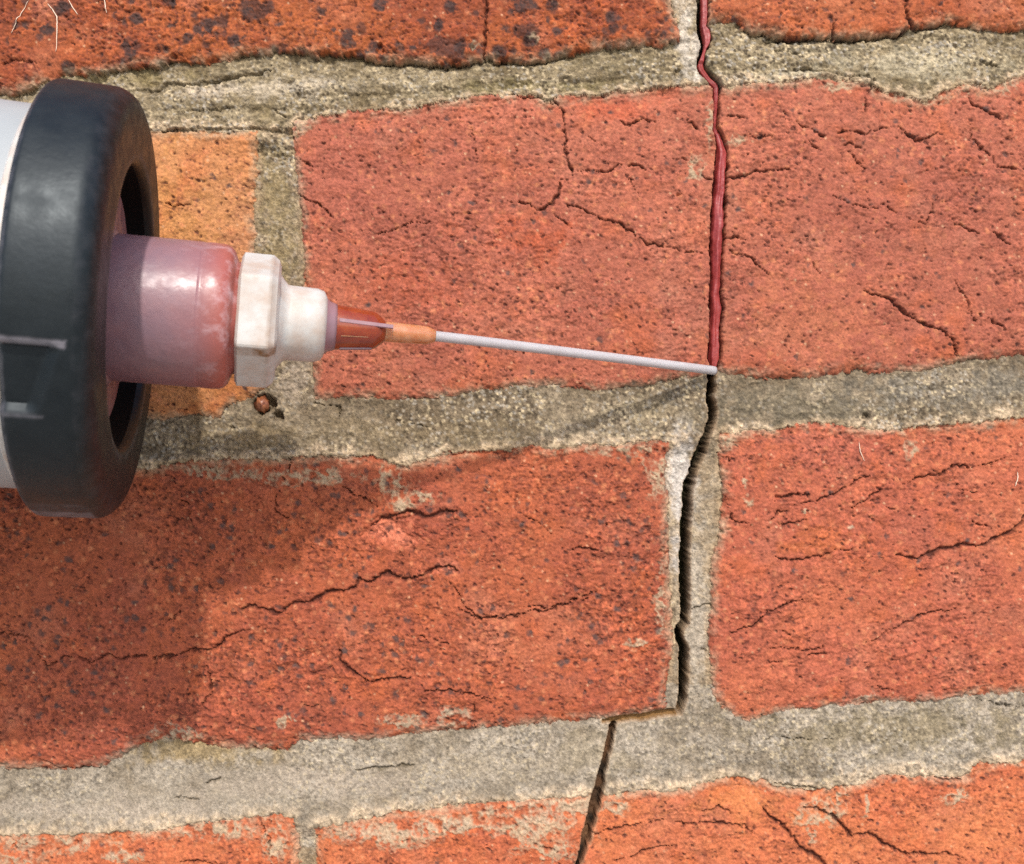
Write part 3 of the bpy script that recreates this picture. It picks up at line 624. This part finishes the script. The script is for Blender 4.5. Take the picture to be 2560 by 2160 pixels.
# ------------------------------------------------------------------ the cartridge and its nozzle
PA = pt(334, 773, 54); PB = pt(1085, 840, 38)
U = (PB - PA) / np.linalg.norm(PB - PA)
E2 = np.cross(U, [0, 1., 0]); E2 /= np.linalg.norm(E2); E1 = np.cross(E2, U)      # E1 ~ into the wall, E2 ~ vertical
if E2[2] < 0: E2 = -E2
if E1[1] > 0: E1 = -E1            # E1 points out of the wall, towards the viewer
def s_at(px):
    """axis parameter (mm from PA) whose sight line passes survey column px"""
    lo, hi = -400., 300.
    for _ in range(60):
        m = (lo + hi) / 2; p = PA + U * m
        x = 1280 + p[0] / S * D / (D + p[1])
        if x < px: lo = m
        else: hi = m
    return (lo + hi) / 2
def r_at(px, half):
    p = PA + U * s_at(px); return half * S * (D + p[1]) / D
ORI = to_world([PA])[0]
tool = bpy.data.objects.new('sealant_cartridge', None); scene.collection.objects.link(tool)
tool.location = ORI
tool['label'] = 'white sealant cartridge with black screw cap and thin nozzle pointing at the crack'
tool['category'] = 'cartridge'

def lathe(name, prof, mat, n=128, rfun=None, wear_glint_fun=None, smooth=True, sharp=None, caps=False):
    """prof: (s, r) along the axis"""
    V = []; W = []
    for s_, r_ in prof:
        for k in range(n):
            a = 2 * math.pi * k / n
            r = r_ if rfun is None else rfun(s_, r_, a)
            V.append(PA + U * s_ + (E1 * math.cos(a) + E2 * math.sin(a)) * r)
            W.append(0 if wear_glint_fun is None else wear_glint_fun(s_, r_, a))
    Fc = []
    for i in range(len(prof) - 1):
        for k in range(n):
            k2 = (k + 1) % n
            Fc.append((i * n + k, i * n + k2, (i + 1) * n + k2, (i + 1) * n + k))
    if caps: Fc += [tuple(range(n))[::-1], tuple(range((len(prof) - 1) * n, len(prof) * n))]
    o = mesh_from(name, to_world(V), Fc, mat, tool, smooth, origin=ORI)
    if wear_glint_fun:
        at = o.data.attributes.new('wear_glint', 'FLOAT', 'POINT'); at.data.foreach_set('value', W)
    if sharp is not None: o.data.set_sharp_from_angle(angle=math.radians(sharp))
    return o
def arc(s0, r0, ds, dr, a0, a1, n=8):
    return [(s0 + ds * math.cos(math.radians(a0 + (a1 - a0) * i / n)), r0 + dr * math.sin(math.radians(a0 + (a1 - a0) * i / n))) for i in range(n + 1)]

R = 45.6; CL = 15.5
outer = [(-CL, 37)] + arc(-CL + 1.6, R - 1.6, -1.6, 1.6, 0, 90, 6) + [(s, R) for s in np.linspace(-CL + 2.4, -5.2, 22)] + arc(-4.4, R - 4.6, 4.4, 4.6, 90, 0, 10)
inner = [(0, r) for r in (40, 38.5, 37, 35.5, 34, 32.2)] + [(-.35, 31.1), (-1.0, 30.6), (-2.0, 30.4)]
def capr(s, r, a):
    # a measured from the outward side, up positive; grip recess on the lower outward side
    d = math.degrees(a); d = d - 360 if d > 180 else d
    def box(v, lo, hi, w): return min(max((v - lo) / w, 0), 1) * min(max((hi - v) / w, 0), 1)
    if r > R - 1.7 and s < -3.4:
        rec = 0
        for c0 in (-14.5, 105, 165, -105):
            rec = max(rec, box(d, c0 - 17, c0, 1.2) * box(s, -99, -4.6 - 4.2 * min(max((c0 - d) / 17, 0), 1), 2.4))
        rec2 = box(d, -33.5, -29, 1.0) * box(s, -99, -8.5, 1.2)
        return r - 1.9 * rec - .0 * rec2
    return r
def capwear_glint(s, r, a):
    d = math.degrees(a); d = d - 360 if d > 180 else d
    w = 0
    if r > R - 2.5 and s < -4.2:
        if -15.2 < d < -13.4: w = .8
        if -33.0 < d < -31.6 and s < -8: w = max(w, .42)  # highlight along the lower ridge, painted in
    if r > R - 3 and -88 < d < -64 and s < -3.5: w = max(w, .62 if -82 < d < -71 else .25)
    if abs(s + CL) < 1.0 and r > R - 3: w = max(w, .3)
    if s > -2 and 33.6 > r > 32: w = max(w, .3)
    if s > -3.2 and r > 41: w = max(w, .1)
    return w
cap = lathe('screw_cap', outer + inner, M_black, 360, capr, capwear_glint, sharp=50)
lathe('cap_bore', [(-1.9, 30.38), (-10.5, 29.8), (-10.8, 29.4), (-10.8, 12)], M_bore_shade, 96)
barrel = lathe('barrel', [(-190, 0.5), (-190, 38.5), (-188, 40), (-CL - 3, 40.0), (-CL - 1, 40.0), (-CL + .5, 39.6)], M_barrel, 128, sharp=40)
rim_ = lathe('barrel_rim', [(-CL - 2.2, 40.05), (-CL - 2.2, 40.6), (-CL - 1.9, 40.9), (-CL - .9, 40.9), (-CL - .6, 40.6), (-CL - .6, 40.05)], M_cream, 128, sharp=40)
# shoulder of the cartridge seen inside the cap opening
sN = s_at(300)
rN = r_at(290, 183)
lathe('shoulder', [(-10.4, 27.6), (-5.6, 26.6), (-5.1, 26.0), (-5.0, 25), (-5.0, 22), (-4.8, 20), (-5.0, rN + 2.2), (-4.4, rN + .8), (-3.6, rN + .1), (-3.5, rN - 1)], M_mauve, 128)
sE = s_at(556); rE = r_at(540, 181)
lathe('neck', [(-5, rN)] + [(s, rN + (rE - rN) * (s + 5) / (sE + 5)) for s in np.linspace(-4.5, sE - 4.6, 10)], M_mauve, 128, None, lambda s_, r_, a_: .3 * float(np.clip((s_ - (sE - 11)) / 6.4, 0, 1)))
rs = sE - 4.6; r0 = rN + (rE - rN) * .9
lathe('neck_collar', [(rs, r0), (rs + .3, r0 - .12), (rs + .8, r0 - .12), (rs + 1.2, r0), (sE - 1.5, rE), (sE + .2, rE - .05), (sE + 1.3, rE - .5), (sE + 2.0, rE - 1.3), (sE + 2.5, rE - 2.6), (sE + 2.9, rE - 3.6), (sE + 4.4, rE - 3.8), (sE + 4.5, 3)], M_mauve, 128, None, lambda s_, r_, a_: .3 + .62 * float(np.clip((s_ - (sE - 4.6)) / 5.0, 0, 1)))
# hexagonal nut
s0 = s_at(596); s1 = s_at(690); rH = r_at(645, 170)
def hexr(s, r, a):
    a = (a + math.radians(30 - 3)) % (math.pi / 3) - math.pi / 6
    f = math.cos(math.pi / 6) / math.cos(a)
    return min(r * f, r * .985)
M_nutw = M_cream
def hexr2(s, r, a):
    if s > s1 - .02 and s < s1 + .02: return min(hexr(s, r, a), rH * .95)
    return hexr(s, r, a)
def nutwear(s, r, a):
    d = math.degrees(a); d = d - 360 if d > 180 else d
    w = 0
    if -40 < d < -28: w = .95 if s > s0 + 3.5 else .45
    if abs(s - (s1 - 1.2)) < .5 and r > rH * .9: w = max(w, .35)
    if r > rH * .8 and s < s0 + .3: w = max(w, .35)
    return w
nut = lathe('hex_nut', [(s0, 4), (s0, rH * .93), (s0 + .6, rH)] + [(q_, rH) for q_ in np.linspace(s0 + 1.2, s1 - 2, 8)] + [(s1 - 1.5, rH), (s1 - 1.2, rH * .995), (s1, rH * .93), (s1 + .5, rH * .84), (s1 + .6, 3)], M_cream, 180, hexr, nutwear, sharp=22)
rC = r_at(765, 93)
sC0 = s1 + .5; sC1 = s_at(812)
lathe('collar', [(sC0, rC + 2.2), (sC0 + .9, rC + 1.0), (sC0 + 1.7, rC + .1), (sC0 + 2.4, rC), (sC1 - 2.0, rC - .1), (sC1 - .6, rC - .6), (sC1, rC - 1.6), (sC1 + .3, rC - 2.6), (sC1 + .35, 2)], M_cream, 96)
rh = r_at(850, 56); rh2 = r_at(925, 48); rt = r_at(1000, 25)
a0, a1, a2 = s_at(818), s_at(930), s_at(962)
lathe('transition_ring', [(sC1 + .1, rC - 2.0), (sC1 + .9, rC - 2.7), (a0 + 1.2, rh + .35), (a0 + 1.9, rh + .1), (a0 + 1.9, 2)], M_mauve, 96)
lathe('nozzle_hub', [(a0 + 1.2, rh), (a0 + 2.2, rh), (a1, rh2), (a1 + .8, rh2 - .3), (a2 - .4, rt + .5), (a2, rt), (a2 + .3, rt - .3), (a2 + .3, 1)], M_hub, 64)
a3_, a4_ = s_at(1068), s_at(1088)
lathe('nozzle_tube', [(a2 - .8, rt), (a2 + 2, rt), (a3_, rt * .92), (a3_ + .5, rt * .85), (a4_ - .2, 1.4), (a4_, 1.3), (a4_, .4)], M_tube, 48)
# two moulded ribs along the hub, the nearer one mauve as a painted highlight
def rib(name, ang, sa, sb, ra, rb_, wid, hgt, mat):
    a = math.radians(ang); n = E1 * math.cos(a) + E2 * math.sin(a); t = np.cross(U, n)
    V = []
    for s_, r in ((sa, ra), (sb, rb_)):
        for dt, dn in ((-wid, -.4), (-wid * .8, hgt), (wid * .8, hgt), (wid, -.4)):
            V.append(PA + U * s_ + n * (r + dn) + t * dt)
    Fc = [(0,1,5,4),(1,2,6,5),(2,3,7,6),(3,0,4,7),(3,2,1,0),(4,5,6,7)]
    return mesh_from(name, to_world(V), Fc, mat, tool, False, origin=ORI)
rib('hub_rib', 14, a0 + 2.4, s_at(978), rh, rh2 - .55, .5, .14, M_mauve)
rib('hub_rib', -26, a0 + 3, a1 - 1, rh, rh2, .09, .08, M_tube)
rib('hub_rib', -74, a0 + 3, a1, rh - .05, rh2 - .05, .5, .25, M_mauve)

# flexible tip tube, bent in to the crack
TIP = pt(1786, 926.5, .9)
P0 = PA + U * (a4_ - .8)
dirn = (TIP - P0) / np.linalg.norm(TIP - P0)
c1_ = P0 + U * 7; c2_ = TIP - dirn * 14 - np.array([0, .9, 0])
def bez(t): return (1 - t) ** 3 * P0 + 3 * (1 - t) ** 2 * t * c1_ + 3 * (1 - t) * t * t * c2_ + t ** 3 * TIP
n = 20; V = []; Fc = []; N = 70
for i in range(N + 1):
    t = i / N; c = bez(t); tg = bez(min(t + .01, 1)) - bez(max(t - .01, 0)); tg /= np.linalg.norm(tg)
    e2 = np.cross(tg, [0, 1., 0]); e2 /= np.linalg.norm(e2); e1 = np.cross(e2, tg)
    rr = 1.24 * (1 - .03 * t)
    if i == 0: rr = 1.15
    for k in range(n):
        a = 2 * math.pi * k / n
        V.append(c + rr * (e1 * math.cos(a) + e2 * math.sin(a)))
for k in range(n):                       # inner lip and bore at the open end
    a = 2 * math.pi * k / n; V.append(TIP + .75 * (e1 * math.cos(a) + e2 * math.sin(a)))
for k in range(n):
    a = 2 * math.pi * k / n; V.append(TIP - tg * 4 + .7 * (e1 * math.cos(a) + e2 * math.sin(a)))
for i in range(N + 2):
    for k in range(n):
        k2 = (k + 1) % n; Fc.append((i * n + k, i * n + k2, (i + 1) * n + k2, (i + 1) * n + k))
Fc.append(tuple((N + 2) * n + k for k in range(n)))
mesh_from('tip_tube', to_world(V), Fc, M_needle, tool, origin=ORI)

# ------------------------------------------------------------------ the bead of sealant lying in the crack
ys = np.arange(-60, 936, 3.0); by = [b[0] for b in BE]
xl = np.interp(ys, by, [b[1] for b in BE]); xr = np.interp(ys, by, [b[2] for b in BE])
rs_ = np.random.default_rng(5)
V = []; Fc = []; m_ = 15
ph = np.cumsum(rs_.normal(0, .05, len(ys)))
for i, y in enumerate(ys):
    w = (xr[i] - xl[i]); c = (xr[i] + xl[i]) / 2
    base = -1.35 + .3 * math.sin(y * .013) + .12 * math.sin(y * .06) + (-.5 if 150 < y < 330 else 0)
    full = min(1, max(0, (y - 330) / 60))
    crown = (.22 + .95 * full) * (w * S / 2.6)
    for k in range(m_):
        u = -1 + 2 * k / (m_ - 1)
        hgt = base + crown * math.sqrt(max(0, 1 - u * u)) - (2.5 if abs(u) > .99 else 0)
        # lengthwise folds left by the moving tip
        f = math.sin(u * 3.1 + ph[i] * 2.5 + y * .014) * .26 + math.sin(u * 6 - y * .024 + ph[i] * 4) * .08 + math.sin(y * .11 + ph[i] * 6) * .04
        hgt += f * (1 - u * u) * (.3 + full)
        V.append(((c + u * w / 2 * (.90 + .09 * math.sin(y * .075 + u * 2 + ph[i] * 5) + .05 * math.sin(y * .21 + 3 * u)) - 1280) * S, -hgt, -(y - 1080) * S))
for i in range(len(ys) - 1):
    for k in range(m_ - 1): Fc.append((i * m_ + k, (i + 1) * m_ + k, (i + 1) * m_ + k + 1, i * m_ + k + 1))
nb = len(V)                                  # underside
for i, y in enumerate(ys):
    for x in (xl[i], xr[i]): V.append(((x - 1280) * S, 4.2, -(y - 1080) * S))
for i in range(len(ys) - 1):
    a = nb + 2 * i
    Fc += [(i * m_, a, a + 2, (i + 1) * m_), (i * m_ + m_ - 1, (i + 1) * m_ + m_ - 1, a + 3, a + 1), (a, a + 1, a + 3, a + 2)]
i = len(ys) - 1; Fc.append(tuple([i * m_ + k for k in range(m_)] + [nb + 2 * i + 1, nb + 2 * i])); Fc.append(tuple([k for k in range(m_)][::-1] + [nb, nb + 1]))
o0 = to_world([V[nb]])[0]
bead = mesh_from('sealant_bead', to_world(V), Fc, M_bead, None, origin=o0); bead.location = o0
bead['label'] = 'glossy red sealant bead filling the upper half of the crack'; bead['category'] = 'sealant'

# ------------------------------------------------------------------ stone lodged in the hole by the header brick
def stone(x, y, h, rx, ry, rz, seed):
    r_ = np.random.default_rng(seed); V = []; Fc = []; n, m = 14, 9
    ax = r_.normal(size=(5, 3))
    for j in range(m + 1):
        for k in range(n):
            th = math.pi * j / m; p = 2 * math.pi * k / n
            d = np.array([math.sin(th) * math.cos(p), math.cos(th), math.sin(th) * math.sin(p)])
            f = 1 + sum(.11 * math.sin(3 * float(d @ a)) for a in ax)
            V.append(pt(x, y, h) + d * f * np.array([rx, ry, rz]))
    for j in range(m):
        for k in range(n):
            k2 = (k + 1) % n; Fc.append((j * n + k, j * n + k2, (j + 1) * n + k2, (j + 1) * n + k))
    o_ = to_world([pt(x, y, h)])[0]
    o = mesh_from('pebble', to_world(V), Fc, M_stone, None, origin=o_); o.location = o_
    return o
pb1 = stone(657, 1010, -2.4, 1.9, 1.5, 2.3, 3); pb1['label'] = 'rusty brown stone lodged in a hole below the hex nut'; pb1['category'] = 'stone'

# ------------------------------------------------------------------ pale fibres caught on the upper bricks
def fibre(pts, r, label, group):
    ps = []
    for i in range(len(pts) - 1):
        for t in np.linspace(0, 1, 7)[:-1]:
            ps.append((pts[i][0] * (1 - t) + pts[i + 1][0] * t, pts[i][1] * (1 - t) + pts[i + 1][1] * t))
    ps.append(pts[-1])
    V = []; Fc = []; n = 6
    for i, (x, y) in enumerate(ps):
        a = ps[max(i - 1, 0)]; b = ps[min(i + 1, len(ps) - 1)]
        tg = np.array([b[0] - a[0], 0, -(b[1] - a[1])]); tg /= np.linalg.norm(tg); sd_ = np.cross(tg, [0, 1., 0])
        u = i / (len(ps) - 1); rr = r * (.35 + .65 * math.sin(math.pi * (u * .86 + .07)))
        h = max(surf(x, y), surf(x + 3, y), surf(x - 3, y)) + r * .8 + .12 * math.sin(u * 3)
        c = np.array([(x - 1280) * S, -h, -(y - 1080) * S])
        for k in range(n):
            q_ = 2 * math.pi * k / n; V.append(c + rr * (sd_ * math.cos(q_) + np.array([0, -1, 0]) * math.sin(q_)))
    for i in range(len(ps) - 1):
        for k in range(n):
            k2 = (k + 1) % n; Fc.append((i * n + k, i * n + k2, (i + 1) * n + k2, (i + 1) * n + k))
    Fc += [tuple(range(n)), tuple((len(ps) - 1) * n + k for k in range(n))]
    o_ = to_world([((pts[0][0] - 1280) * S, 0, -(pts[0][1] - 1080) * S)])[0]
    o = mesh_from('fibre', to_world(V), Fc, M_fibre, None, origin=o_); o.location = o_
    o['label'] = label; o['category'] = 'fibre'
    if group: o['group'] = group
G = 'pale fibres stuck to the wall'
fibre([(122,12),(134,26),(144,44),(144,80),(141,130)], .17, 'bent white fibre on the burnt orange brick, longest of the upright ones', G)
fibre([(72,2),(56,32),(42,58),(30,84)], .12, 'slanting pinkish fibre at the top left corner leaning to the left', G)
fibre([(173,0),(182,18),(196,38)], .14, 'short pale fibre curving down right at the top edge', G)
fibre([(264,0),(266,16),(268,34)], .16, 'short straight upright white fibre at the top edge, rightmost of the fibres on its brick', G)
fibre([(2147,1104),(2149,1128),(2160,1152)], .13, 'thin white fibre on the rosy brick near its upper edge', G)
fibre([(2543,1180),(2541,1200),(2536,1216)], .16, 'tiny white fibre at the right edge of the rosy brick', G)
